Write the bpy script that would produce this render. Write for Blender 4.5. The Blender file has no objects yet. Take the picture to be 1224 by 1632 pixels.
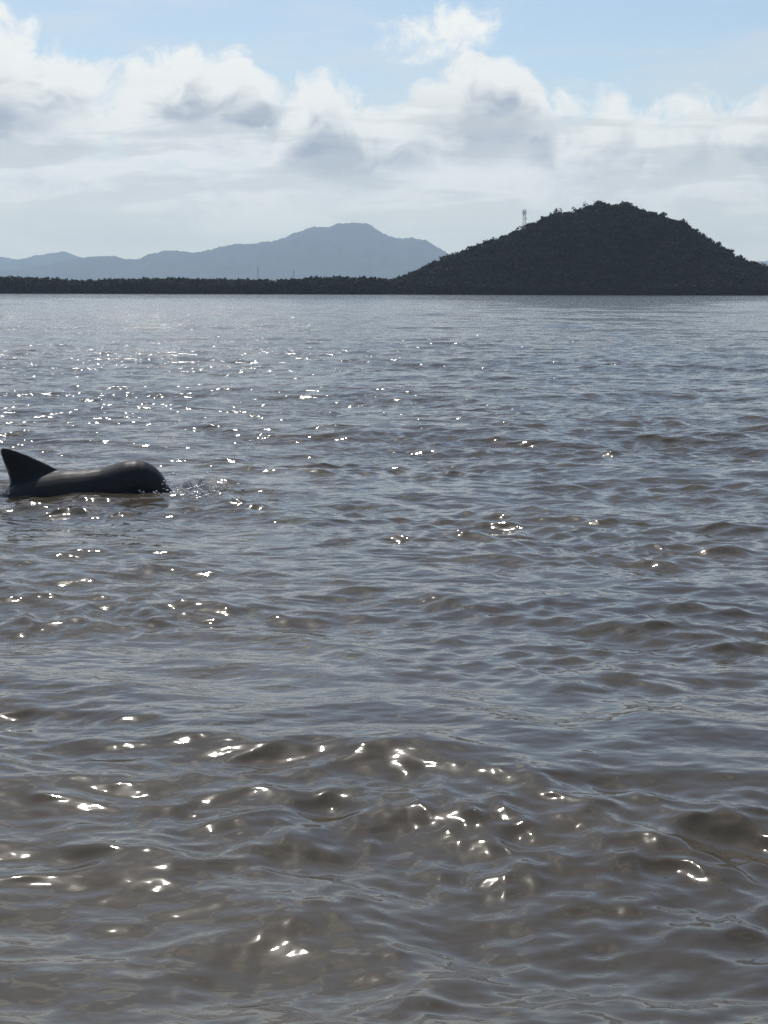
import bpy, bmesh, math, random
import numpy as np
from mathutils import Matrix, Vector

rng = np.random.default_rng(7)
random.seed(7)
scene = bpy.context.scene
COL = scene.collection
R = math.radians

# ------------------------------------------------------------------ camera
cd = bpy.data.cameras.new('camera')
cam = bpy.data.objects.new('camera', cd); COL.objects.link(cam)
cd.sensor_fit = 'VERTICAL'; cd.sensor_height = 36.0; cd.sensor_width = 27.0
cd.lens = 60.44
cd.clip_start = 0.05; cd.clip_end = 120000
cam.matrix_world = Matrix.Translation((0, 0, 1.5)) @ Matrix.Rotation(R(90 - 7.279), 4, 'X') @ Matrix.Rotation(R(0.14), 4, 'Z')
scene.camera = cam

# ------------------------------------------------------------------ light and exposure
SUN_EL, SUN_AZ = 50.5, -13.5          # degrees; azimuth from +Y towards +X
SUN_DIR = Vector((math.sin(R(SUN_AZ)) * math.cos(R(SUN_EL)), math.cos(R(SUN_AZ)) * math.cos(R(SUN_EL)), math.sin(R(SUN_EL))))
sl = bpy.data.lights.new('sun', 'SUN'); sl.energy = 3.0; sl.angle = R(0.53); sl.color = (1.0, 0.95, 0.87)
sun = bpy.data.objects.new('sun', sl); COL.objects.link(sun)
sun.rotation_euler = (-SUN_DIR).to_track_quat('-Z', 'Y').to_euler()
scene.view_settings.view_transform = 'Standard'
scene.view_settings.look = 'None'
scene.view_settings.gamma = 1.0
scene.view_settings.use_curve_mapping = False
scene.view_settings.exposure = 0.0
scene.render.engine = 'CYCLES'
cy = scene.cycles
cy.use_denoising = True; cy.denoiser = 'OPENIMAGEDENOISE'; cy.denoising_prefilter = 'NONE'; cy.denoising_input_passes = 'RGB_ALBEDO_NORMAL'
cy.max_bounces = 6; cy.diffuse_bounces = 2; cy.glossy_bounces = 3; cy.volume_bounces = 1; cy.transmission_bounces = 2
cy.caustics_reflective = False; cy.caustics_refractive = False
cy.sample_clamp_indirect = 3.0

# ------------------------------------------------------------------ node helper
class NT:
    def __init__(s, tree): s.t = tree; s.n = tree.nodes; s.l = tree.links
    def node(s, kind, **kw):
        n = s.n.new(kind)
        for k, v in kw.items(): setattr(n, k, v)
        return n
    def put(s, sock, v):
        if isinstance(v, bpy.types.NodeSocket): s.l.new(v, sock)
        else: sock.default_value = v
    def m(s, op, a, b=None, c=None, clamp=False):
        n = s.node('ShaderNodeMath', operation=op, use_clamp=clamp)
        s.put(n.inputs[0], a)
        if b is not None: s.put(n.inputs[1], b)
        if c is not None: s.put(n.inputs[2], c)
        return n.outputs[0]
    def v(s, op, a, b=None):
        n = s.node('ShaderNodeVectorMath', operation=op)
        s.put(n.inputs[0], a)
        if b is not None:
            s.put(n.inputs[3] if op == 'SCALE' else n.inputs[1], b)
        return n.outputs['Value'] if op in ('LENGTH', 'DOT_PRODUCT', 'DISTANCE') else n.outputs[0]
    def sep(s, v):
        n = s.node('ShaderNodeSeparateXYZ'); s.put(n.inputs[0], v); return n.outputs
    def comb(s, x, y, z):
        n = s.node('ShaderNodeCombineXYZ')
        for i, q in enumerate((x, y, z)): s.put(n.inputs[i], q)
        return n.outputs[0]
    def ramp(s, v, a, b, lo=0.0, hi=1.0, smooth=True):
        n = s.node('ShaderNodeMapRange', interpolation_type='SMOOTHSTEP' if smooth else 'LINEAR')
        s.put(n.inputs[0], v); s.put(n.inputs[1], a); s.put(n.inputs[2], b); s.put(n.inputs[3], lo); s.put(n.inputs[4], hi)
        return n.outputs[0]
    def noise(s, vec, scale, detail=2.0, rough=0.5, dist=0.0, dim='3D'):
        n = s.node('ShaderNodeTexNoise', noise_dimensions=dim)
        s.put(n.inputs['Vector'], vec); s.put(n.inputs['Scale'], scale); s.put(n.inputs['Detail'], detail)
        s.put(n.inputs['Roughness'], rough); s.put(n.inputs['Distortion'], dist)
        return n.outputs[0]
    def mix(s, f, a, b):
        n = s.node('ShaderNodeMix', data_type='RGBA')
        s.put(n.inputs[0], f); s.put(n.inputs[6], a); s.put(n.inputs[7], b)
        return n.outputs[2]

# ------------------------------------------------------------------ sky: physical sky with a cumulus bank
def build_world():
    w = bpy.data.worlds.new('World'); scene.world = w; w.use_nodes = True
    w.node_tree.nodes.clear()
    w.cycles.sampling_method = 'MANUAL'; w.cycles.sample_map_resolution = 512
    # cloud thickness as a function of direction (azimuth, elevation in degrees)
    g = bpy.data.node_groups.new('cloud_thickness', 'ShaderNodeTree')
    g.interface.new_socket('azel', in_out='INPUT', socket_type='NodeSocketVector')
    g.interface.new_socket('detail', in_out='INPUT', socket_type='NodeSocketFloat')
    g.interface.new_socket('thick', in_out='OUTPUT', socket_type='NodeSocketFloat')
    G = NT(g)
    gi = G.node('NodeGroupInput'); go = G.node('NodeGroupOutput')
    p = gi.outputs[0]; det = gi.outputs[1]
    # billowing: warp the direction with noise so that the heaps get curled, uneven outlines
    wn = G.node('ShaderNodeTexNoise', noise_dimensions='2D'); G.put(wn.inputs['Vector'], p); wn.inputs['Scale'].default_value = 0.42; G.put(wn.inputs['Detail'], det); wn.inputs['Roughness'].default_value = 0.46
    wv = G.v('MULTIPLY', G.v('SUBTRACT', wn.outputs['Color'], (0.5, 0.5, 0.5)), (2.0, 1.8, 0.0))
    q = G.v('ADD', p, wv)
    az, el, _ = G.sep(q)
    # heaped clouds: (azimuth, elevation, half width, half height, weight)
    heaps = [(-14.2, 6.0, 4.2, 3.2, 1.1), (-10.6, 5.5, 2.2, 2.5, 0.95), (-6.3, 5.7, 3.0, 2.2, 1.1), (-1.9, 4.8, 3.0, 2.1, 1.0),
             (2.9, 5.3, 2.5, 2.6, 1.25), (1.9, 8.25, 2.0, 0.85, 0.34), (0.6, 4.4, 2.2, 1.7, 0.8), (6.6, 4.2, 3.4, 2.3, 0.7), (9.8, 4.3, 3.4, 2.1, 0.7),
             (12.6, 4.3, 3.2, 2.2, 0.8), (18.0, 5.4, 4.0, 3.0, 1.0), (25.0, 5.2, 5.0, 3.0, 0.9), (-21.0, 5.4, 5.0, 3.2, 1.0),
             (-29.0, 5.8, 5.0, 3.0, 0.9)]
    tot = None
    for (a, e, ra, re, wt) in heaps:
        dx = G.m('DIVIDE', G.m('SUBTRACT', az, a), ra); dy = G.m('DIVIDE', G.m('SUBTRACT', el, e), re)
        r2 = G.m('MULTIPLY_ADD', dx, dx, G.m('MULTIPLY', dy, dy))
        b = G.m('MULTIPLY_ADD', r2, -wt, wt)
        tot = b if tot is None else G.m('MAXIMUM', tot, b)
    # the layer of cloud low over the horizon, all the way round
    low = G.ramp(el, 7.0, 2.6, -0.9, 0.75)
    tot = G.m('MAXIMUM', tot, low)
    tot = G.m('MAXIMUM', tot, -1.2)
    # broken cloud higher up
    far = G.m('MULTIPLY_ADD', G.m('SUBTRACT', G.noise(G.v('MULTIPLY', p, (0.06, 0.12, 0.0)), 1.0, 3, 0.5, 0.0, '2D'), 0.61), 4.0, G.ramp(el, 12.0, 22.0, -1.6, 0.0))
    tot = G.m('MAXIMUM', tot, far)
    fb = G.noise(G.v('MULTIPLY', q, (0.9, 1.2, 0.0)), 1.0, det, 0.6, 0.0, '2D')
    th = G.m('MULTIPLY_ADD', G.m('SUBTRACT', fb, 0.5), 1.2, tot)
    G.put(go.inputs[0], th)

    W = NT(w.node_tree)
    out = W.node('ShaderNodeOutputWorld'); bg = W.node('ShaderNodeBackground')
    W.l.new(bg.outputs[0], out.inputs[0]); bg.inputs[1].default_value = 0.10
    sky = W.node('ShaderNodeTexSky', sky_type='NISHITA', sun_disc=False)
    sky.sun_elevation = R(SUN_EL); sky.sun_rotation = R(SUN_AZ); sky.altitude = 0; sky.air_density = 1.0; sky.dust_density = 0.3; sky.ozone_density = 1.2
    tc = W.node('ShaderNodeTexCoord')
    d = W.v('NORMALIZE', tc.outputs['Generated'])
    x, y, z = W.sep(d)
    az = W.m('MULTIPLY', W.m('ARCTAN2', x, y), 180 / math.pi)
    el = W.m('MULTIPLY', W.m('ARCSINE', z), 180 / math.pi)
    pos = W.comb(az, el, 0.0)
    def cloud(v, det):
        n = W.node('ShaderNodeGroup'); n.node_tree = g; W.put(n.inputs[0], v); W.put(n.inputs[1], det); return n.outputs[0]
    t0 = cloud(pos, 4.0)
    t1 = cloud(W.v('ADD', pos, (-0.30, 0.85, 0.0)), 2.0)
    mask = W.ramp(t0, -0.10, 0.42)
    shade = W.ramp(t1, 0.1, 1.1)                            # 0 sunlit rim, 1 deep in the cloud
    streak = W.noise(W.v('MULTIPLY', pos, (0.20, 0.62, 0.0)), 1.0, 4, 0.6, 0.0, '2D')
    # thick flat bases of the heaps: (azimuth, elevation, half width, half height)
    bases = [(-6.1, 6.4, 1.7, 0.75), (-10.1, 6.8, 0.9, 0.9), (-1.2, 4.6, 2.6, 0.8), (2.8, 5.8, 2.6, 1.5), (7.2, 4.6, 4.0, 0.8), (12.6, 4.7, 1.4, 1.2), (-2.6, 5.7, 1.7, 0.5),
             (-13.5, 5.3, 2.5, 0.7), (18.5, 5.0, 3.5, 0.9), (25.0, 5.0, 4.0, 0.9), (-20.0, 5.2, 4.0, 0.9), (-28.0, 5.3, 4.0, 0.9)]
    wob = W.v('ADD', pos, W.v('MULTIPLY', W.comb(W.m('SUBTRACT', streak, 0.5), W.m('SUBTRACT', t0, 0.6), 0.0), (5.0, 0.22, 0.0)))
    wa, we, _ = W.sep(wob)
    bs = None
    for (a, e, ra, re) in bases:
        dx = W.m('DIVIDE', W.m('SUBTRACT', wa, a), ra); dy = W.m('DIVIDE', W.m('SUBTRACT', we, e), re)
        b = W.m('SUBTRACT', 1.0, W.m('MULTIPLY_ADD', dx, dx, W.m('MULTIPLY', dy, dy)))
        bs = b if bs is None else W.m('MAXIMUM', bs, b)
    bs = W.ramp(bs, -0.8, 0.9)
    shade = W.m('MULTIPLY', shade, W.m('MULTIPLY_ADD', bs, 0.72, W.ramp(streak, 0.36, 0.66, 0.0, 0.5)), clamp=True)
    ccol = W.mix(shade, (9.93, 10.00, 9.57, 1), (3.96, 4.50, 5.24, 1))
    # flat layers of cloud seen edge-on under the heaps
    lay = W.noise(W.v('ADD', W.v('MULTIPLY', pos, (0.16, 1.05, 0.0)), (9.0, 2.0, 0.0)), 1.0, 4, 0.55, 0.0, '2D')
    ccol = W.mix(W.m('MULTIPLY', W.ramp(lay, 0.46, 0.62), W.ramp(el, 7.2, 5.0, 0.0, 0.6)), ccol, (6.16, 6.53, 6.53, 1))
    # haze veil low over the horizon softens the clouds
    veil = W.ramp(el, 4.6, 0.4, 0.0, 0.75)
    ccol = W.mix(veil, ccol, W.mix(W.ramp(el, 0.0, 4.0), (14.6, 13.8, 9.0, 1), (11.4, 11.3, 9.2, 1)))
    # thin high cloud streaks
    cir = W.noise(W.v('ADD', W.v('MULTIPLY', pos, (0.09, 0.5, 0.0)), (3.0, 7.0, 0.0)), 1.0, 5, 0.6, 0.0, '2D')
    cirm = W.m('MULTIPLY', W.ramp(cir, 0.36, 0.70), W.ramp(el, 10.0, 20.0, 0.58, 0.08))
    skyc = W.mix(cirm, sky.outputs[0], (7.36, 7.82, 8.10, 1))
    col = W.mix(W.m('MULTIPLY', mask, W.ramp(el, -1.0, 0.5)), skyc, ccol)
    W.l.new(col, bg.inputs[0])
build_world()

# ------------------------------------------------------------------ object helpers
def mesh_obj(name, verts, faces, mat, parent=None, smooth=False, attrs=None):
    verts = np.asarray(verts, dtype=np.float32); faces = np.asarray(faces, dtype=np.int32)
    me = bpy.data.meshes.new(name)
    nf, k = faces.shape
    me.vertices.add(len(verts)); me.vertices.foreach_set('co', verts.ravel())
    me.loops.add(nf * k); me.loops.foreach_set('vertex_index', faces.ravel())
    me.polygons.add(nf); me.polygons.foreach_set('loop_start', np.arange(0, nf * k, k, dtype=np.int32))
    me.polygons.foreach_set('loop_total', np.full(nf, k, dtype=np.int32))
    if attrs:
        for an, (dom, val) in attrs.items():
            a = me.attributes.new(an, 'FLOAT', dom); a.data.foreach_set('value', np.asarray(val, dtype=np.float32))
    me.update(calc_edges=True)
    if smooth: me.polygons.foreach_set('use_smooth', np.ones(nf, dtype=bool))
    if mat: me.materials.append(mat)
    o = bpy.data.objects.new(name, me); COL.objects.link(o)
    if parent: o.parent = parent
    return o
def tag(o, label=None, cat=None, group=None, kind=None):
    if label: o['label'] = label
    if cat: o['category'] = cat
    if group: o['group'] = group
    if kind: o['kind'] = kind
    return o
def empty(name, loc, label, cat, group=None):
    o = bpy.data.objects.new(name, None); COL.objects.link(o); o.location = loc
    return tag(o, label, cat, group)
def new_mat(name):
    m = bpy.data.materials.new(name); m.use_nodes = True; T = NT(m.node_tree)
    return m, T, T.n['Principled BSDF']
def fbm(x, y, octs, base, seed, gain=0.5):
    """sum of random directional waves: smooth natural relief"""
    r = np.random.default_rng(seed); h = np.zeros_like(x, dtype=float); a = 1.0; lam = base
    for _ in range(octs):
        for _ in range(5):
            th = r.uniform(0, 2 * math.pi); k = 2 * math.pi / (lam * r.uniform(0.7, 1.4))
            h += a / 2.2 * np.sin(k * (x * math.cos(th) + y * math.sin(th)) + r.uniform(0, 6.28))
        a *= gain; lam *= 0.5
    return h

# ------------------------------------------------------------------ water
DX, DY = -2.83, 12.90            # rear base of the dolphin's fin on the water
def water_material():
    m, T, b = new_mat('silty_water')
    at = T.node('ShaderNodeAttribute', attribute_name='fine')
    fine = at.outputs['Fac']
    geo = T.node('ShaderNodeNewGeometry')
    P = geo.outputs['Position']
    def slopes(scale, stretch, detail, rough, eps, seed):
        base = T.v('ADD', T.v('MULTIPLY', P, (stretch, 1.0, 0.0)), (seed, seed * 1.7, 0.0))
        n0 = T.noise(base, scale, detail, rough, 0.0, '2D')
        nx = T.noise(T.v('ADD', base, (eps * stretch, 0, 0)), scale, detail, rough, 0.0, '2D')
        ny = T.noise(T.v('ADD', base, (0, eps, 0)), scale, detail, rough, 0.0, '2D')
        return T.m('DIVIDE', T.m('SUBTRACT', n0, nx), eps), T.m('DIVIDE', T.m('SUBTRACT', n0, ny), eps)
    patch = T.ramp(T.noise(T.v('MULTIPLY', P, (0.05, 0.12, 0)), 1.0, 3, 0.5, 0.0, '2D'), 0.3, 0.7, 0.75, 1.2)
    ax, ay = slopes(1.7, 0.5, 4.0, 0.6, 0.02, 3.1)      # chop the mesh does not carry, further out
    cx, cyy = slopes(13.0, 0.7, 2.0, 0.5, 0.006, 11.3)    # capillary ripples
    fa = T.m('MULTIPLY', T.m('MULTIPLY', fine, 0.18), patch)
    ca = T.m('MULTIPLY', T.m('ADD', T.m('MULTIPLY', fine, 0.004), 0.0027), patch)
    sx = T.m('ADD', T.m('MULTIPLY', ax, fa), T.m('MULTIPLY', cx, ca))
    sy = T.m('ADD', T.m('MULTIPLY', ay, fa), T.m('MULTIPLY', cyy, ca))
    N = T.v('NORMALIZE', T.v('ADD', geo.outputs['Normal'], T.comb(sx, sy, 0.0)))
    T.l.new(N, b.inputs['Normal'])
    silt = T.noise(T.v('MULTIPLY', P, (0.35, 0.6, 0)), 1.0, 4, 0.55, 0.0, '2D')
    T.l.new(T.mix(T.ramp(silt, 0.3, 0.7), (0.076, 0.062, 0.044, 1), (0.102, 0.084, 0.059, 1)), b.inputs['Base Color'])
    b.inputs['Roughness'].default_value = 0.065
    b.inputs['IOR'].default_value = 1.333
    b.inputs['Coat Weight'].default_value = 0.05; b.inputs['Coat Roughness'].default_value = 0.26; b.inputs['Coat IOR'].default_value = 1.33   # finest ripples
    return m

def wave_set():
    n = 170
    lam = np.exp(rng.uniform(math.log(0.035), math.log(2.7), n)); lam.sort()
    s = np.exp(-0.5 * ((np.log(lam) - math.log(0.22)) / 1.2) ** 2) * rng.uniform(0.5, 1.3, n)
    s *= 0.160 / math.sqrt((s ** 2).sum() / 2)
    spread = np.interp(np.log(lam), [math.log(0.035), math.log(3.0)], [1.0, 0.5])
    th = R(-98) + rng.normal(0, 1, n) * spread
    return lam, s, th, rng.uniform(0, 2 * math.pi, n)
LAM, SLP, TH, PH = wave_set()

def swell_set():
    """a few longer, low waves; they pass through mean level where the dolphin lies"""
    n = 16
    lam = np.exp(rng.uniform(math.log(2.8), math.log(10.0), n)); s = rng.uniform(0.6, 1.2, n); s *= 0.036 / math.sqrt((s ** 2).sum() / 2)
    th = R(-96) + rng.normal(0, 0.35, n)
    k = 2 * math.pi / lam
    ph = -k * ((DX + 0.6) * np.cos(th) + DY * np.sin(th)) - math.pi / 2 + math.pi * rng.integers(0, 2, n)
    return lam, s, th, ph
_sw = swell_set()
LAM, SLP, TH, PH = [np.concatenate([p, q]) for p, q in zip((LAM, SLP, TH, PH), _sw)]

def dolphin_damp(x, y):
    u = (x - (DX + 0.55)) / 0.75; v = (y - DY) / 0.32
    return 1 - 0.25 * np.exp(-(u * u + v * v))
def build_water():
    C_A = 0.0017
    r = [1.0]
    while r[-1] < 1320: r.append(r[-1] * (1 + (0.02 if r[-1] < 2.4 else 0.0021 * max(1.0, r[-1] / 40) ** 0.45)))
    n_wave = len(r)
    while r[-1] < 21000: r.append(r[-1] * 1.16)
    r = np.array(r)
    fa = np.arange(-0.30, 0.30 + 1e-9, C_A)
    mid = np.linspace(0.30, 0.62, 36)[1:]; wide = np.linspace(0.62, math.pi, 44)[1:]
    a = np.concatenate([-wide[::-1][1:], -mid[::-1], fa, mid, wide])        # closed ring
    da = np.gradient(a)
    RR, AA = np.meshgrid(r, a, indexing='ij')
    x0 = RR * np.sin(AA); y0 = RR * np.cos(AA)
    X = x0.copy(); Y = y0.copy(); Z = np.zeros_like(X)
    step_r = np.gradient(r)[:, None]; step = np.maximum(step_r, r[:, None] * da[None, :])
    unres = np.zeros_like(X)
    tot = (SLP ** 2).sum()
    damp = dolphin_damp(x0, y0)
    gust = 1 + 0.22 * np.clip(fbm(x0 * 0.6, y0, 3, 26, 5), -1.2, 1.2)
    gust[r > 1320] = 1
    short = np.clip(1 + 0.45 * fbm(x0 * 0.7, y0, 2, 3.1, 6), 0.35, 1.9); short[r > 200] = 1      # ripples bunch in patches
    for (cx, cy_, sx, sy, amp) in ((DX + 1.50, DY + 0.45, 0.28, 0.9, 1.8), (DX + 1.8, DY - 0.8, 0.35, 0.4, 2.0), (DX + 0.75, DY - 1.25, 0.5, 0.4, 2.0), (DX + 0.1, DY - 0.5, 0.5, 0.2, 0.8)):
        short += amp * np.exp(-((x0 - cx) / sx) ** 2 - ((y0 - cy_) / sy) ** 2)     # water stirred up by the dolphin
    wx = x0 + 0.08 * fbm(x0, y0, 2, 2.6, 7); wy = y0 + 0.05 * fbm(x0, y0, 2, 2.6, 8)             # crests bend and break off
    chop = 0.85
    for lam, s, th, ph in zip(LAM, SLP, TH, PH):
        w = np.clip((lam / step - 2.5) / 3.0, 0, 1)
        w[n_wave:] = 0
        rows = np.nonzero(w.max(axis=1) > 0)[0]
        unres += s * s * (1 - w * w)
        if not len(rows): continue
        e = rows[-1] + 1
        k = 2 * math.pi / lam
        ww = w[:e] * damp[:e] * (short[:e] if lam < 0.5 else gust[:e])
        arg = k * ((wx if lam < 2.8 else x0)[:e] * math.cos(th) + (wy if lam < 2.8 else y0)[:e] * math.sin(th)) + ph
        A = s / k
        Z[:e] += ww * A * np.cos(arg)
        sn = ww * (chop * A) * np.sin(arg)
        X[:e] -= sn * math.cos(th); Y[:e] -= sn * math.sin(th)
    fine = np.sqrt(unres / tot)
    nr, na = X.shape
    V = np.stack([X, Y, Z], -1).reshape(-1, 3)
    idx = np.arange(nr * na).reshape(nr, na)
    i0 = idx[:-1, :]; i1 = idx[1:, :]
    j = np.roll(np.arange(na), -1)
    F = np.stack([i0, i1, i1[:, j], i0[:, j]], -1).reshape(-1, 4)[:, ::-1]
    # close the middle
    V = np.vstack([V, [[0, 0, 0]]])
    ctr = len(V) - 1
    cap = [(idx[0, q], idx[0, j[q]], ctr, ctr) for q in range(na)]
    o = mesh_obj('water', V, F, water_material(), smooth=True, attrs={'fine': ('POINT', np.append(fine.ravel(), 0))})
    bm = bmesh.new(); bm.from_mesh(o.data); bm.verts.ensure_lookup_table()
    for q in range(na):
        f = bm.faces.new((bm.verts[ctr], bm.verts[idx[0, j[q]]], bm.verts[idx[0, q]])); f.smooth = True
    bm.to_mesh(o.data); bm.free()
    tag(o, 'brown silty bay water covered in small glinting wind waves', 'water', kind='structure')
    return o
water = build_water()

# ------------------------------------------------------------------ land
def land_material(name, c1, c2, scale):
    m, T, b = new_mat(name)
    geo = T.node('ShaderNodeNewGeometry')
    n = T.noise(geo.outputs['Position'], scale, 5, 0.6)
    T.l.new(T.mix(T.ramp(n, 0.35, 0.65), c1, c2), b.inputs['Base Color'])
    b.inputs['Roughness'].default_value = 0.95; b.inputs['Specular IOR Level'].default_value = 0.15
    return m
mat_soil = land_material('forest_floor', (0.022, 0.026, 0.014, 1), (0.05, 0.05, 0.03, 1), 0.05)
mat_far = land_material('far_forest_slopes', (0.025, 0.036, 0.022, 1), (0.045, 0.06, 0.035, 1), 0.004)
mat_mud = land_material('shore_mud', (0.05, 0.042, 0.032, 1), (0.09, 0.075, 0.055, 1), 0.2)

HILL = np.array([(-60, 11.0), (-6.0, 11.1), (8.4, 12.1), (22.2, 18.1), (34.2, 22.7), (45.7, 29.1), (64.6, 35.6), (83.5, 42.9), (97.3, 48.4), (111.5, 54.4), (122.9, 60.3), (137.2, 61.7), (146.3, 65.3), (158.2, 68.4), (167.5, 67.2), (177.1, 67.2), (188.7, 63.6), (200.8, 60.5), (212.4, 56.0), (224.6, 48.7), (240.9, 39.6), (253.1, 33.3), (264.8, 27.8), (277.0, 22.4), (290, 18.0), (318.1, 12.5), (380, 11.0)])
TREE_H = 7.0
RIDGE_Y, SHORE_Y = 1280.0, 1196.0
def hill_height(x, y):
    """ground height: a dome ridge of the measured outline, falling to the shore and behind"""
    prof = np.clip(np.interp(x, HILL[:, 0], HILL[:, 1]) - TREE_H - 2.0, 0, None)
    t = np.clip(np.where(y < RIDGE_Y, (RIDGE_Y - y) / (RIDGE_Y - SHORE_Y - 6), (y - RIDGE_Y) / 130.0), 0, 1)
    fall = np.cos(t * math.pi / 2) ** 1.15
    gully = 1 - 0.07 * (fbm(x, y * 0.4, 3, 60, 21) + 0.4) * np.sin(np.pi * t)
    sh = np.clip((y - SHORE_Y - shore_wiggle(x)) / 9.0, -0.25, 1)
    return np.where(sh < 0, sh * 1.6, 0.6 * sh) + prof * fall * gully * np.clip(sh, 0, 1)
def shore_wiggle(x): return 5 * np.sin(x / 71.0) + 3 * np.sin(x / 23.0 + 1)
def grid_obj(name, xs, ys, hf, mat):
    Xg, Yg = np.meshgrid(xs, ys, indexing='ij')
    Zg = hf(Xg, Yg)
    V = np.stack([Xg, Yg, Zg], -1).reshape(-1, 3)
    nx, ny = Xg.shape; idx = np.arange(nx * ny).reshape(nx, ny)
    F = np.stack([idx[:-1, :-1], idx[1:, :-1], idx[1:, 1:], idx[:-1, 1:]], -1).reshape(-1, 4)
    return mesh_obj(name, V, F, mat, smooth=True)
hill = grid_obj('hill', np.arange(-620, 621, 4.0), np.concatenate([np.arange(1186, 1300, 3.0), np.arange(1300, 1421, 10)]), hill_height, mat_soil)
tag(hill, 'dark forested coastal hill and low shore across the bay', 'hill', kind='structure')
plain = grid_obj('coastal_plain', np.linspace(-16000, 16000, 46), np.concatenate([[1415], np.linspace(2500, 24800, 20)]), lambda x, y: 0.55 + 0 * x, mat_far)
tag(plain, 'flat coastal land behind the shore', 'land', kind='structure')

def mountain(name, prof, y0, depth, seed, label):
    prof = np.array(prof); xs = np.linspace(prof[0, 0] - 400, prof[-1, 0] + 400, 420)
    rough = prof[:, 1].max() * 0.02
    ys = y0 + np.concatenate([np.linspace(-depth, 0, 34), np.linspace(0, depth, 14)[1:]])
    def hf(x, y):
        p = np.interp(x, prof[:, 0], prof[:, 1], left=0, right=0)
        ker = np.exp(-np.linspace(-2, 2, 9) ** 2); ker /= ker.sum()
        p1 = np.convolve(np.pad(p[:, 0], 4, mode='edge'), ker, mode='valid')[:, None]
        t = np.abs(y - y0) / depth
        ridge = np.abs(fbm(x, y * 0.5, 4, 1500, seed, 0.55))
        z = p1 * (1 - t ** 1.3) * (1 - 0.28 * ridge * np.sin(np.pi * np.clip(t, 0, 1)))
        z += rough * fbm(x, y, 3, 160, seed + 1, 0.6) * np.clip(p1 / 200, 0, 1) * 0.45
        return np.maximum(z, -5) - 3 * (t >= 0.999)
    o = grid_obj(name, xs, ys, hf, mat_far)
    return tag(o, label, 'mountain', kind='structure')
FAR = [(-9000, 60), (-7000, 160), (-4963, 225), (-3857.7, 224.6), (-3596.7, 257.4), (-3270.0, 329.0), (-2989.7, 370.9), (-2762.3, 362.4), (-2567.9, 324.3), (-2456.5, 382.5), (-2241.4, 434.4), (-1994.9, 402.9), (-1806.2, 429.0), (-1610.8, 487.3), (-1266.4, 507.4), (-1078.0, 539.9), (-928.4, 610.8), (-733.6, 668.9), (-584.4, 678.2), (-389.8, 714.5), (-221.3, 716.9), (-123.9, 679.3), (-7.0, 606.6), (103.5, 542.8), (259.1, 571.4), (408.6, 543.5), (525.8, 479.6), (662.8, 396.4), (956.4, 268.5), (1868.4, 174.0), (2600, 60)]
FAR2 = [(-10500, 60), (-8583, 223.4), (-7165.4, 459.4), (-6317.5, 554.4), (-5755.2, 518.6), (-5483.9, 477.4), (-5200.6, 547.8), (-4758.3, 599.9), (-4595.6, 521.4), (-4160.9, 420.2), (-3318.7, 189.5), (-2600, 40)]
FAR3 = [(3300, 60), (3875.5, 176.8), (4270.5, 280.2), (4704.5, 391.4), (4854.8, 415.4), (5455.9, 495.4), (6254.5, 379.4), (7057.7, 184.5), (7800, 40)]
mountain('mountain_range', FAR, 18000, 2600, 31, 'long hazy blue mountain range with a rounded main peak')
mountain('mountain_range', [(a * 22 / 26, b * 22 / 26) for a, b in FAR2], 22000, 2600, 41, 'palest low mountains at the far left')
mountain('mountain_range', FAR3, 22000, 2600, 51, 'pale mountain slope peeping out behind the right end of the hill')

# ------------------------------------------------------------------ forest
def leaf_material():
    m, T, b = new_mat('forest_foliage')
    a = T.node('ShaderNodeAttribute', attribute_name='tone').outputs['Fac']
    T.l.new(T.mix(a, (0.016, 0.023, 0.014, 1), (0.029, 0.037, 0.023, 1)), b.inputs['Base Color'])
    b.inputs['Roughness'].default_value = 0.8; b.inputs['Specular IOR Level'].default_value = 0.08
    return m
mat_leaf = leaf_material()
mat_bark, TB, bb = new_mat('bark'); bb.inputs['Roughness'].default_value = 0.9
TB.l.new(TB.mix(TB.noise(TB.node('ShaderNodeNewGeometry').outputs['Position'], 4.0, 4, 0.6), (0.05, 0.042, 0.034, 1), (0.11, 0.095, 0.08, 1)), bb.inputs['Base Color'])

def crown_template(n, seed, lobes=6, size=0.26):
    """leaf clumps (small triangles) spread over several lobes; unit crown, base at z=0, height about 1"""
    r = np.random.default_rng(seed)
    lc = np.stack([r.uniform(-0.33, 0.33, lobes), r.uniform(-0.33, 0.33, lobes), r.uniform(0.35, 0.78, lobes)], -1)
    lr = r.uniform(0.2, 0.36, lobes)
    k = r.integers(0, lobes, n)
    d = r.normal(size=(n, 3)); d[:, 2] += 0.35; d /= np.linalg.norm(d, axis=1)[:, None]
    c = lc[k] + d * (lr[k] * r.uniform(0.55, 1.12, n))[:, None]
    c[:, 2] = np.clip(c[:, 2], 0.05, None)
    u = r.normal(size=(n, 3)); u -= d * (u * d).sum(1)[:, None] * 0.6; u /= np.linalg.norm(u, axis=1)[:, None]
    v = np.cross(d + 0.5 * r.normal(size=(n, 3)), u); v /= np.linalg.norm(v, axis=1)[:, None]
    s = size * r.uniform(0.55, 1.2, n)[:, None]
    V = np.stack([c - u * s * 0.6 - v * s * 0.35, c + u * s * 0.6 - v * s * 0.3, c + v * s * 0.7], 1).reshape(-1, 3)
    return V, np.clip(r.normal(0.4, 0.25, n), 0, 1)
TPL = [crown_template(130, 100 + i, 7, 0.19) for i in range(7)]

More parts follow.
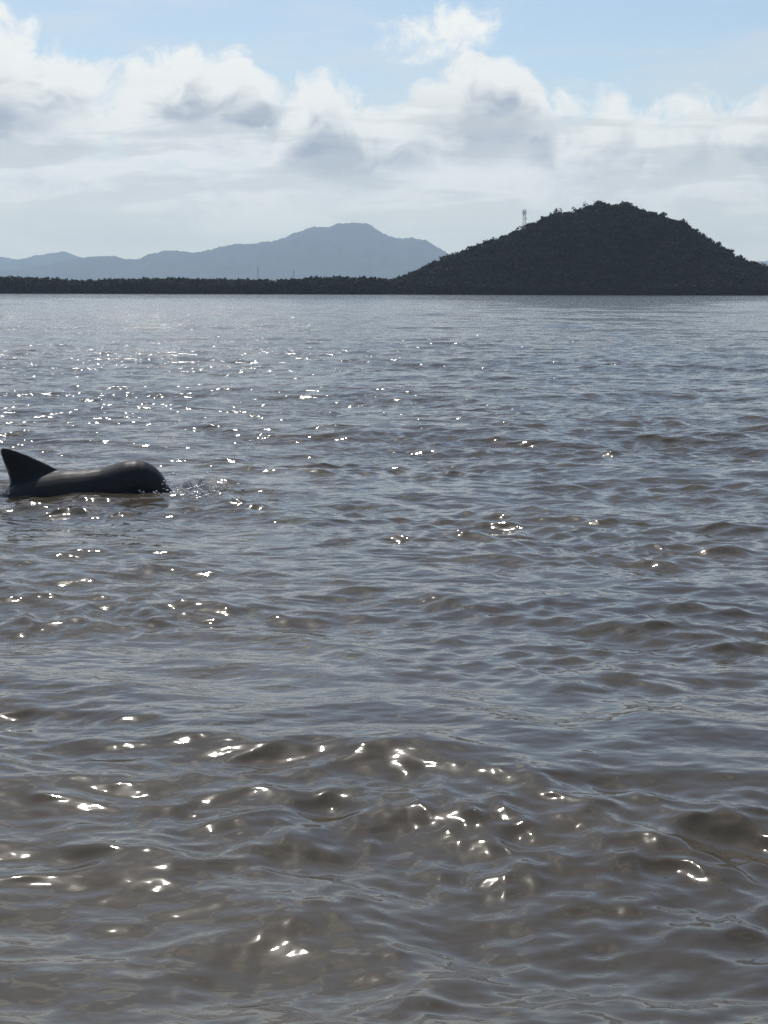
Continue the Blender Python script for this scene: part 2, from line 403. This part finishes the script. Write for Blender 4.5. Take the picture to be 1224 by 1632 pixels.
def forest(name, xs, ys, hs, label):
    zs = hill_height(xs, ys)
    VV, TT = [], []
    for x, y, z, h in zip(xs, ys, zs, hs):
        V, tone = TPL[rng.integers(len(TPL))]
        a = rng.uniform(0, 6.28); c, s = math.cos(a), math.sin(a)
        wd = h * rng.uniform(0.75, 1.15)
        P = np.stack([(V[:, 0] * c - V[:, 1] * s) * wd + x, (V[:, 0] * s + V[:, 1] * c) * wd + y, V[:, 2] * h + z - 0.3], -1)
        VV.append(P); TT.append(np.clip(tone * 0.6 + rng.uniform(-0.1, 0.45), 0, 1))
    V = np.concatenate(VV); n = len(V) // 3
    o = mesh_obj(name, V, np.arange(n * 3).reshape(-1, 3), mat_leaf, attrs={'tone': ('FACE', np.concatenate(TT))})
    return tag(o, label, 'forest', kind='stuff')
def scatter(x0, x1, y0, y1, gap, keep):
    gx, gy = np.meshgrid(np.arange(x0, x1, gap), np.arange(y0, y1, gap), indexing='ij')
    gx = (gx + rng.uniform(-0.48, 0.48, gx.shape) * gap).ravel(); gy = (gy + rng.uniform(-0.48, 0.48, gy.shape) * gap).ravel()
    k = keep(gx, gy); return gx[k], gy[k]
# woodland on the hill
hx, hy = scatter(-4, 345, SHORE_Y - 2, RIDGE_Y + 22, 4.3, lambda x, y: (y > SHORE_Y + shore_wiggle(x) - 0.6))
hh = rng.uniform(6.0, 8.6, len(hx)) + 1.2 * (rng.uniform(0, 1, len(hx)) > 0.93)
forest('hill_forest', hx, hy, hh, 'dense dark woodland covering the hill')
# scrub leaning out over the waterline
wx = np.arange(-600, 600, 2.2); wy = SHORE_Y + shore_wiggle(wx) + rng.uniform(-1.2, 1.5, len(wx))
forest('shore_scrub', wx, wy, rng.uniform(3.0, 5.0, len(wx)), 'low scrub hanging over the waterline of the far shore')
# mangrove belt along the low shore
mx, my = scatter(-600, 0, SHORE_Y - 4, SHORE_Y + 48, 4.0, lambda x, y: y > SHORE_Y + shore_wiggle(x) - 0.6)
MAN = np.array([(-620, 11.5), (-299.3, 11.8), (-272.6, 11.4), (-241.5, 10.4), (-220.7, 8.7), (-194.4, 9.6), (-147.2, 10.6), (-110.3, 9.6), (-73.8, 9.7), (-42.7, 11.6), (-23.5, 11.4), (1.8, 11.7), (12.0, 12.0)])
mh = (np.interp(mx, MAN[:, 0], MAN[:, 1]) - 0.5) * rng.uniform(0.72, 1.06, len(mx))
forest('mangrove_belt', mx, my, mh, 'low dark mangrove belt along the far shore')
rx, ry = scatter(345, 600, SHORE_Y - 4, SHORE_Y + 40, 5.0, lambda x, y: y > SHORE_Y + shore_wiggle(x) - 0.6)
forest('shore_woodland', rx, ry, rng.uniform(7, 11, len(rx)), 'low woodland along the shore beyond the hill')

def tube(path, radii, n=7):
    V, F = [], []
    path = [Vector(p) for p in path]
    for i, p in enumerate(path):
        d = (path[min(i + 1, len(path) - 1)] - path[max(i - 1, 0)]).normalized()
        a = d.orthogonal().normalized(); b = d.cross(a)
        for k in range(n):
            t = 2 * math.pi * k / n
            V.append(p + (a * math.cos(t) + b * math.sin(t)) * radii[i])
    for i in range(len(path) - 1):
        for k in range(n):
            F.append((i * n + k, i * n + (k + 1) % n, (i + 1) * n + (k + 1) % n, (i + 1) * n + k))
    return [tuple(v) for v in V], F
def merge(parts):
    V, F = [], []
    for v, f in parts:
        o = len(V); V += list(v); F += [tuple(i + o for i in q) for q in f]
    return V, F

def ridge_tree(x, y, h, w, dens, label, seed):
    z = float(hill_height(np.array([x]), np.array([y]))[0]) - 0.3
    t = empty('ridge_tree', (x, y, z), label, 'tree', 'trees standing out along the hill ridge')
    r = np.random.default_rng(seed)
    parts = [tube([(0, 0, 0), (0.15, 0, h * 0.35), (0, 0.1, h * 0.6), (-0.1, 0, h * 0.8)], [0.3, 0.24, 0.17, 0.06])]
    for k in range(5):
        a = k * 1.26 + r.uniform(-.3, .3); b = h * r.uniform(0.4, 0.6)
        parts.append(tube([(0, 0, b), (math.cos(a) * w * .2, math.sin(a) * w * .2, b + h * .14), (math.cos(a) * w * .38, math.sin(a) * w * .38, b + h * .27)], [0.13, 0.08, 0.03], 5))
    V, F = merge(parts); mesh_obj('trunk', V, F, mat_bark, t, smooth=True)
    V, tone = crown_template(dens, seed, lobes=7, size=0.17)
    V = V * np.array([w, w, h * 0.72]) + np.array([0, 0, h * 0.3])
    mesh_obj('crown', V, np.arange(len(V)).reshape(-1, 3), mat_leaf, t, attrs={'tone': ('FACE', tone)})
for i, (x, h, w, dn, lb) in enumerate([
        (157.5, 10.8, 11, 330, 'broad dark tree crowning the very summit of the hill'),
        (148.0, 12.0, 6.5, 70, 'thin sparse tree just left of the hill summit'),
        (139.5, 11.5, 5.5, 60, 'wispy tree on the flat shoulder left of the summit'),
        (127.0, 12.0, 6.5, 150, 'rounded tree at the left start of the flat shoulder, right of the tower'),
        (203.0, 11.5, 7.5, 170, 'tree bump on the upper right slope of the hill'),
        (176.5, 11.0, 9.0, 220, 'wide tree crown just right of the hill summit'),
        (243.0, 12.5, 8.0, 180, 'tall tree standing out halfway down the right slope'),
        (254.5, 11.5, 5.0, 60, 'thin tree lower on the right slope below the tall one'),
        (279.5, 12.5, 5.0, 70, 'slender tree at the right foot of the hill near the picture edge'),
        (37.0, 11.0, 5.0, 120, 'small pointed tree low on the left slope of the hill'),
        (79.0, 10.5, 7.5, 170, 'rounded tree midway up the left slope below the tower')]):
    ridge_tree(x, RIDGE_Y - 1.5, h - 1.3, w, dn, lb, 300 + i)

# ------------------------------------------------------------------ towers
def paint(name, c, rough=0.6):
    m, T, b = new_mat(name)
    n = T.noise(T.node('ShaderNodeNewGeometry').outputs['Position'], 1.5, 4, 0.6)
    T.l.new(T.mix(T.ramp(n, 0.35, 0.75), tuple(c) + (1,), tuple(q * 0.72 for q in c) + (1,)), b.inputs['Base Color'])
    b.inputs['Roughness'].default_value = rough
    return m
mat_orange = paint('orange_paint', (0.55, 0.20, 0.07)); mat_white = paint('white_paint', (0.75, 0.74, 0.70)); mat_steel = paint('galvanised_steel', (0.32, 0.33, 0.34), 0.5)
def box(cx, cy_, cz, sx, sy, sz):
    V = [(cx + i * sx / 2, cy_ + j * sy / 2, cz + k * sz / 2) for k in (-1, 1) for j in (-1, 1) for i in (-1, 1)]
    return V, [(0, 2, 3, 1), (4, 5, 7, 6), (0, 1, 5, 4), (2, 6, 7, 3), (0, 4, 6, 2), (1, 3, 7, 5)]
def lattice(root, height, half0, half1, bays, mats, legr, brr):
    """four legs in coloured lengths and crossed braces for each bay"""
    hw = lambda z: half0 + (half1 - half0) * z / height
    for b in range(bays):
        z0, z1 = height * b / bays, height * (b + 1) / bays
        a, c = hw(z0), hw(z1); m = mats[b % len(mats)]
        cor = [(-1, -1), (1, -1), (1, 1), (-1, 1)]
        for i, j in cor:
            V, F = tube([(i * a, j * a, z0), (i * c, j * c, z1)], [legr, legr], 5); mesh_obj('leg', V, F, m, root)
        for q in range(4):
            (i, j), (k, l) = cor[q], cor[(q + 1) % 4]
            for p0, p1 in (((i * a, j * a, z0), (k * c, l * c, z1)), ((k * a, l * a, z0), (i * c, j * c, z1)), ((i * c, j * c, z1), (k * c, l * c, z1))):
                V, F = tube([p0, p1], [brr, brr], 4); mesh_obj('brace', V, F, m, root)
tz = float(hill_height(np.array([101.9]), np.array([1272.0]))[0])
tw = empty('radio_tower', (101.9, 1272.0, tz), 'orange and white lattice radio tower on the left slope of the hill', 'tower')
TH_ = 60.5 - tz
lattice(tw, TH_, 1.2, 0.7, 7, [mat_white, mat_orange], 0.11, 0.06)
for z in (TH_ - 2.6, TH_ - 0.4):
    V, F = merge([box(0, 0, z, 2.6, 2.6, 0.14), tube([(-1.5, -1.5, z + .9), (1.5, -1.5, z + .9)], [.06, .06], 4), tube([(-1.5, 1.5, z + .9), (1.5, 1.5, z + .9)], [.06, .06], 4)])
    mesh_obj('platform', V, F, mat_steel, tw)
for i, (ax_, ay_, az_) in enumerate([(-1.2, -1.0, -1.2), (1.2, -1.0, -1.2), (0, 1.3, -1.2), (-0.9, -1.0, 0.7), (0.9, -1.0, 0.6)]):
    V, F = box(ax_, ay_, TH_ + az_, 0.42, 0.3, 1.9); mesh_obj('panel_antenna', V, F, mat_white, tw)
V, F = tube([(1.1, -1.3, TH_ - 5.4), (1.1, -1.75, TH_ - 5.4)], [0.25, 0.75], 12); mesh_obj('dish_antenna', V, F, mat_white, tw)
V, F = tube([(0, 0, TH_), (0, 0, TH_ + 2.2)], [0.08, 0.03], 5); mesh_obj('lightning_rod', V, F, mat_steel, tw)
for (x, h, lb) in ((-182.4, 40.9, 'taller thin grey mast behind the mangroves, the left one of two'), (-130.9, 37.4, 'shorter thin grey mast behind the mangroves, the right one of two')):
    ms = empty('lattice_mast', (x, 2500, 0.5), lb, 'mast', 'thin masts behind the mangroves')
    lattice(ms, h - 4, 0.55, 0.45, 12, [mat_steel], 0.13, 0.07)
    V, F = tube([(0, 0, h - 4), (0, 0, h)], [0.10, 0.04], 5); mesh_obj('whip_antenna', V, F, mat_steel, ms)
    V, F = box(0, -0.6, h - 6.5, 1.5, 0.5, 1.8); mesh_obj('panel_antenna', V, F, mat_white, ms)

# ------------------------------------------------------------------ dolphin
def dolphin_material():
    m, T, b = new_mat('dolphin_skin')
    tc = T.node('ShaderNodeTexCoord').outputs['Object']
    n = T.noise(T.v('MULTIPLY', tc, (1.5, 3.0, 3.0)), 2.0, 5, 0.6)
    n2 = T.noise(T.v('MULTIPLY', tc, (3.0, 9.0, 9.0)), 6.0, 3, 0.6)
    c = T.mix(T.ramp(n, 0.35, 0.65), (0.021, 0.022, 0.026, 1), (0.033, 0.034, 0.039, 1))
    c = T.mix(T.m('MULTIPLY', T.ramp(n2, 0.66, 0.72), 0.35), c, (0.045, 0.045, 0.045, 1))
    T.l.new(c, b.inputs['Base Color'])
    T.l.new(T.ramp(n2, 0.3, 0.7, 0.48, 0.62), b.inputs['Roughness'])
    b.inputs['Specular IOR Level'].default_value = 0.18
    b.inputs['IOR'].default_value = 1.4
    b.inputs['Subsurface Weight'].default_value = 0.6; b.inputs['Subsurface Radius'].default_value = (1, 1, 1); b.inputs['Subsurface Scale'].default_value = 0.05
    b.inputs['Coat Weight'].default_value = 0.08; b.inputs['Coat Roughness'].default_value = 0.28; b.inputs['Coat IOR'].default_value = 1.33      # film of water
    return m
def build_dolphin():
    # x from the rear base of the fin towards the head, z above the waterline: (x, top, half height, half width)
    st = [(-1.10, -0.34, 0.035, 0.030), (-0.95, -0.29, 0.055, 0.040), (-0.7, -0.19, 0.10, 0.075), (-0.4, -0.10, 0.155, 0.135), (-0.15, -0.05, 0.165, 0.155), (0.05, 0.06, 0.195, 0.195),
          (0.25, 0.14, 0.225, 0.225), (0.42, 0.165, 0.225, 0.225), (0.58, 0.172, 0.215, 0.215), (0.70, 0.183, 0.205, 0.182), (0.80, 0.212, 0.20, 0.180), (0.88, 0.236, 0.195, 0.186), (0.96, 0.243, 0.185, 0.180),
          (1.03, 0.228, 0.17, 0.163), (1.10, 0.188, 0.150, 0.130), (1.15, 0.135, 0.125, 0.108), (1.185, 0.075, 0.095, 0.085), (1.21, 0.025, 0.07, 0.065), (1.26, -0.02, 0.05, 0.05), (1.36, -0.07, 0.038, 0.040), (1.42, -0.105, 0.018, 0.02)]
    n = 28
    V, F = [], []
    for (x, top, hv, hw) in st:
        zc = top - hv
        for k in range(n):
            t = 2 * math.pi * k / n
            V.append((x, hw * math.cos(t), zc + hv * math.sin(t)))
    for i in range(len(st) - 1):
        for k in range(n): F.append((i * n + k, (i + 1) * n + k, (i + 1) * n + (k + 1) % n, i * n + (k + 1) % n))
    V.append((-1.12, 0, -0.375)); V.append((1.43, 0, -0.125)); a, b = len(V) - 2, len(V) - 1
    e = (len(st) - 1) * n
    tri = [(a, k, (k + 1) % n) for k in range(n)] + [(b, e + (k + 1) % n, e + k) for k in range(n)]
    body = (V, F + tri)
    def blade(le, te, thick, axis='z', nseg=10):
        """fin with a rounded leading edge: le / te are matching points from root to tip"""
        V, F = [], []; m = len(le)
        for i in range(m):
            L = Vector(le[i]); T_ = Vector(te[i]); ch = T_ - L; nrm = Vector((0, 1, 0)) if axis == 'z' else Vector((0, 0, 1))
            th = thick * (1 - 0.75 * i / (m - 1))
            for k in range(nseg):
                u = k / nseg * 2 * math.pi; s = 0.5 - 0.5 * math.cos(u)
                w = th * math.sin(u) * (1.25 - 0.75 * s)
                V.append(tuple(L + ch * s + nrm * w))
        for i in range(m - 1):
            for k in range(nseg): F.append((i * nseg + k, i * nseg + (k + 1) % nseg, (i + 1) * nseg + (k + 1) % nseg, (i + 1) * nseg + k))
        F.append(tuple(range(nseg))[::-1]); F.append(tuple((m - 1) * nseg + k for k in range(nseg)))
        return V, F
    fin = blade([(0.50, 0, 0.06), (0.40, 0, 0.155), (0.30, 0, 0.205), (0.22, 0, 0.245), (0.13, 0, 0.285), (0.055, 0, 0.313), (0.0, 0, 0.330), (-0.04, 0, 0.337)],
                [(-0.02, 0, -0.02), (0.0, 0, 0.06), (-0.008, 0, 0.115), (-0.022, 0, 0.165), (-0.040, 0, 0.215), (-0.056, 0, 0.265), (-0.066, 0, 0.302), (-0.068, 0, 0.325)], 0.042)
    parts = [body, fin]
    for s in (-1, 1):
        parts.append(blade([(0.78, s * 0.12, -0.12), (0.70, s * 0.26, -0.22), (0.58, s * 0.38, -0.28), (0.48, s * 0.44, -0.30)],
                           [(0.58, s * 0.12, -0.12), (0.53, s * 0.26, -0.22), (0.48, s * 0.37, -0.28), (0.45, s * 0.43, -0.30)], 0.022, 'y'))
        parts.append(blade([(-0.98, 0, -0.33), (-1.10, s * 0.12, -0.34), (-1.22, s * 0.24, -0.36), (-1.34, s * 0.33, -0.38)],
                           [(-1.22, 0, -0.36), (-1.25, s * 0.12, -0.37), (-1.31, s * 0.24, -0.38), (-1.36, s * 0.33, -0.385)], 0.020, 'y'))
    VV, FF = merge(parts)
    me = bpy.data.meshes.new('dolphin'); me.from_pydata(VV, [], FF); me.update()
    bm = bmesh.new(); bm.from_mesh(me); bmesh.ops.recalc_face_normals(bm, faces=bm.faces); bm.to_mesh(me); bm.free()
    o = bpy.data.objects.new('dolphin', me); COL.objects.link(o)
    md = o.modifiers.new('skin_surface', 'REMESH'); md.mode = 'VOXEL'; md.voxel_size = 0.010; md.use_smooth_shade = True
    sm = o.modifiers.new('soften', 'SMOOTH'); sm.iterations = 9; sm.factor = 0.5
    me.materials.append(dolphin_material())
    o.location = (DX, DY, 0.0); o.rotation_euler = (0, 0, R(1.5))
    return tag(o, 'dark grey dolphin surfacing, its fin and back above the water', 'dolphin')
build_dolphin()

# splash in front of the dolphin's head: a torn, heaving patch of water with flying drops
def build_splash():
    am, AT, ab = new_mat('aerated_water')
    ab.inputs['Base Color'].default_value = (0.36, 0.35, 0.33, 1); ab.inputs['Roughness'].default_value = 0.12; ab.inputs['IOR'].default_value = 1.333
    n = 120
    xs = np.linspace(1.12, 1.80, n); ys = np.linspace(-0.42, 0.55, n)
    X, Y = np.meshgrid(xs, ys, indexing='ij')
    env = np.exp(-((X - 1.42) / 0.21) ** 2 - ((Y - 0.03) / 0.28) ** 2)
    rip = fbm(X, Y * 0.8, 2, 0.065, 91, 0.5)
    Z = -0.03 + env * (0.058 + 0.018 * rip + 0.026 * np.clip(fbm(X, Y, 2, 0.16, 92, 0.6), 0, 2)) + 0.003 * fbm(X, Y, 2, 0.045, 93)
    X2 = X + 0.012 * env * fbm(X, Y, 2, 0.12, 94); Y2 = Y + 0.012 * env * fbm(X, Y, 2, 0.12, 95)
    V = np.stack([X2, Y2, Z], -1).reshape(-1, 3); idx = np.arange(n * n).reshape(n, n)
    F = np.stack([idx[:-1, :-1], idx[1:, :-1], idx[1:, 1:], idx[:-1, 1:]], -1).reshape(-1, 4)
    o = mesh_obj('splash', V, F, am, smooth=True)
    r = np.random.default_rng(77)
    bm = bmesh.new(); bm.from_mesh(o.data)
    spray, ST, sb = new_mat('white_spray')
    sb.inputs['Base Color'].default_value = (0.75, 0.76, 0.76, 1); sb.inputs['Roughness'].default_value = 0.25
    o.data.materials.append(spray)
    for k in range(290):
        if k < 250: x = max(1.20, r.normal(1.43, 0.14)); y = r.normal(0.05, 0.25); z = abs(r.normal(0, 0.045)) + 0.012
        else: x = r.choice([r.uniform(-0.16, 0.03), r.uniform(1.0, 1.2)]); y = r.uniform(-0.22, -0.1); z = r.uniform(0.0, 0.03)
        s = r.uniform(0.002, 0.006) * (1.6 if r.uniform() > 0.85 else 1.0)
        c = Vector((x, y, z)); st = r.uniform(0.5, 1.3); lg = r.uniform(1.0, 3.0)
        res = bmesh.ops.create_icosphere(bm, subdivisions=1, radius=1.0)
        for v in res['verts']: v.co = c + Vector((v.co.x * s * lg, v.co.y * s, v.co.z * s * st))
        for f in {f for v in res['verts'] for f in v.link_faces}: f.material_index = 1
    for f in bm.faces: f.smooth = True
    bm.to_mesh(o.data); bm.free()
    o.location = (DX, DY, 0)
    tag(o, 'small glittering splash of water in front of the dolphin', 'splash', kind='stuff')
build_splash()

# ------------------------------------------------------------------ haze
def build_haze():
    x0, x1, y0, y1, z0, z1 = -25500, 25500, -25500, 25500, -8, 780
    V = [(x, y, z) for z in (z0, z1) for y in (y0, y1) for x in (x0, x1)]
    F = [(0, 2, 3, 1), (4, 5, 7, 6), (0, 1, 5, 4), (2, 6, 7, 3), (0, 4, 6, 2), (1, 3, 7, 5)]
    m = bpy.data.materials.new('haze'); m.use_nodes = True; T = NT(m.node_tree); T.n.clear()
    out = T.node('ShaderNodeOutputMaterial'); pv = T.node('ShaderNodeVolumePrincipled')
    pv.inputs['Color'].default_value = (0.65, 0.81, 1.0, 1); pv.inputs['Density'].default_value = 5.4e-5; pv.inputs['Anisotropy'].default_value = 0.35
    T.l.new(pv.outputs[0], out.inputs['Volume'])
    o = mesh_obj('haze', V, F, m)
    tag(o, 'pale sea haze over the whole bay', 'haze', kind='stuff')
build_haze()
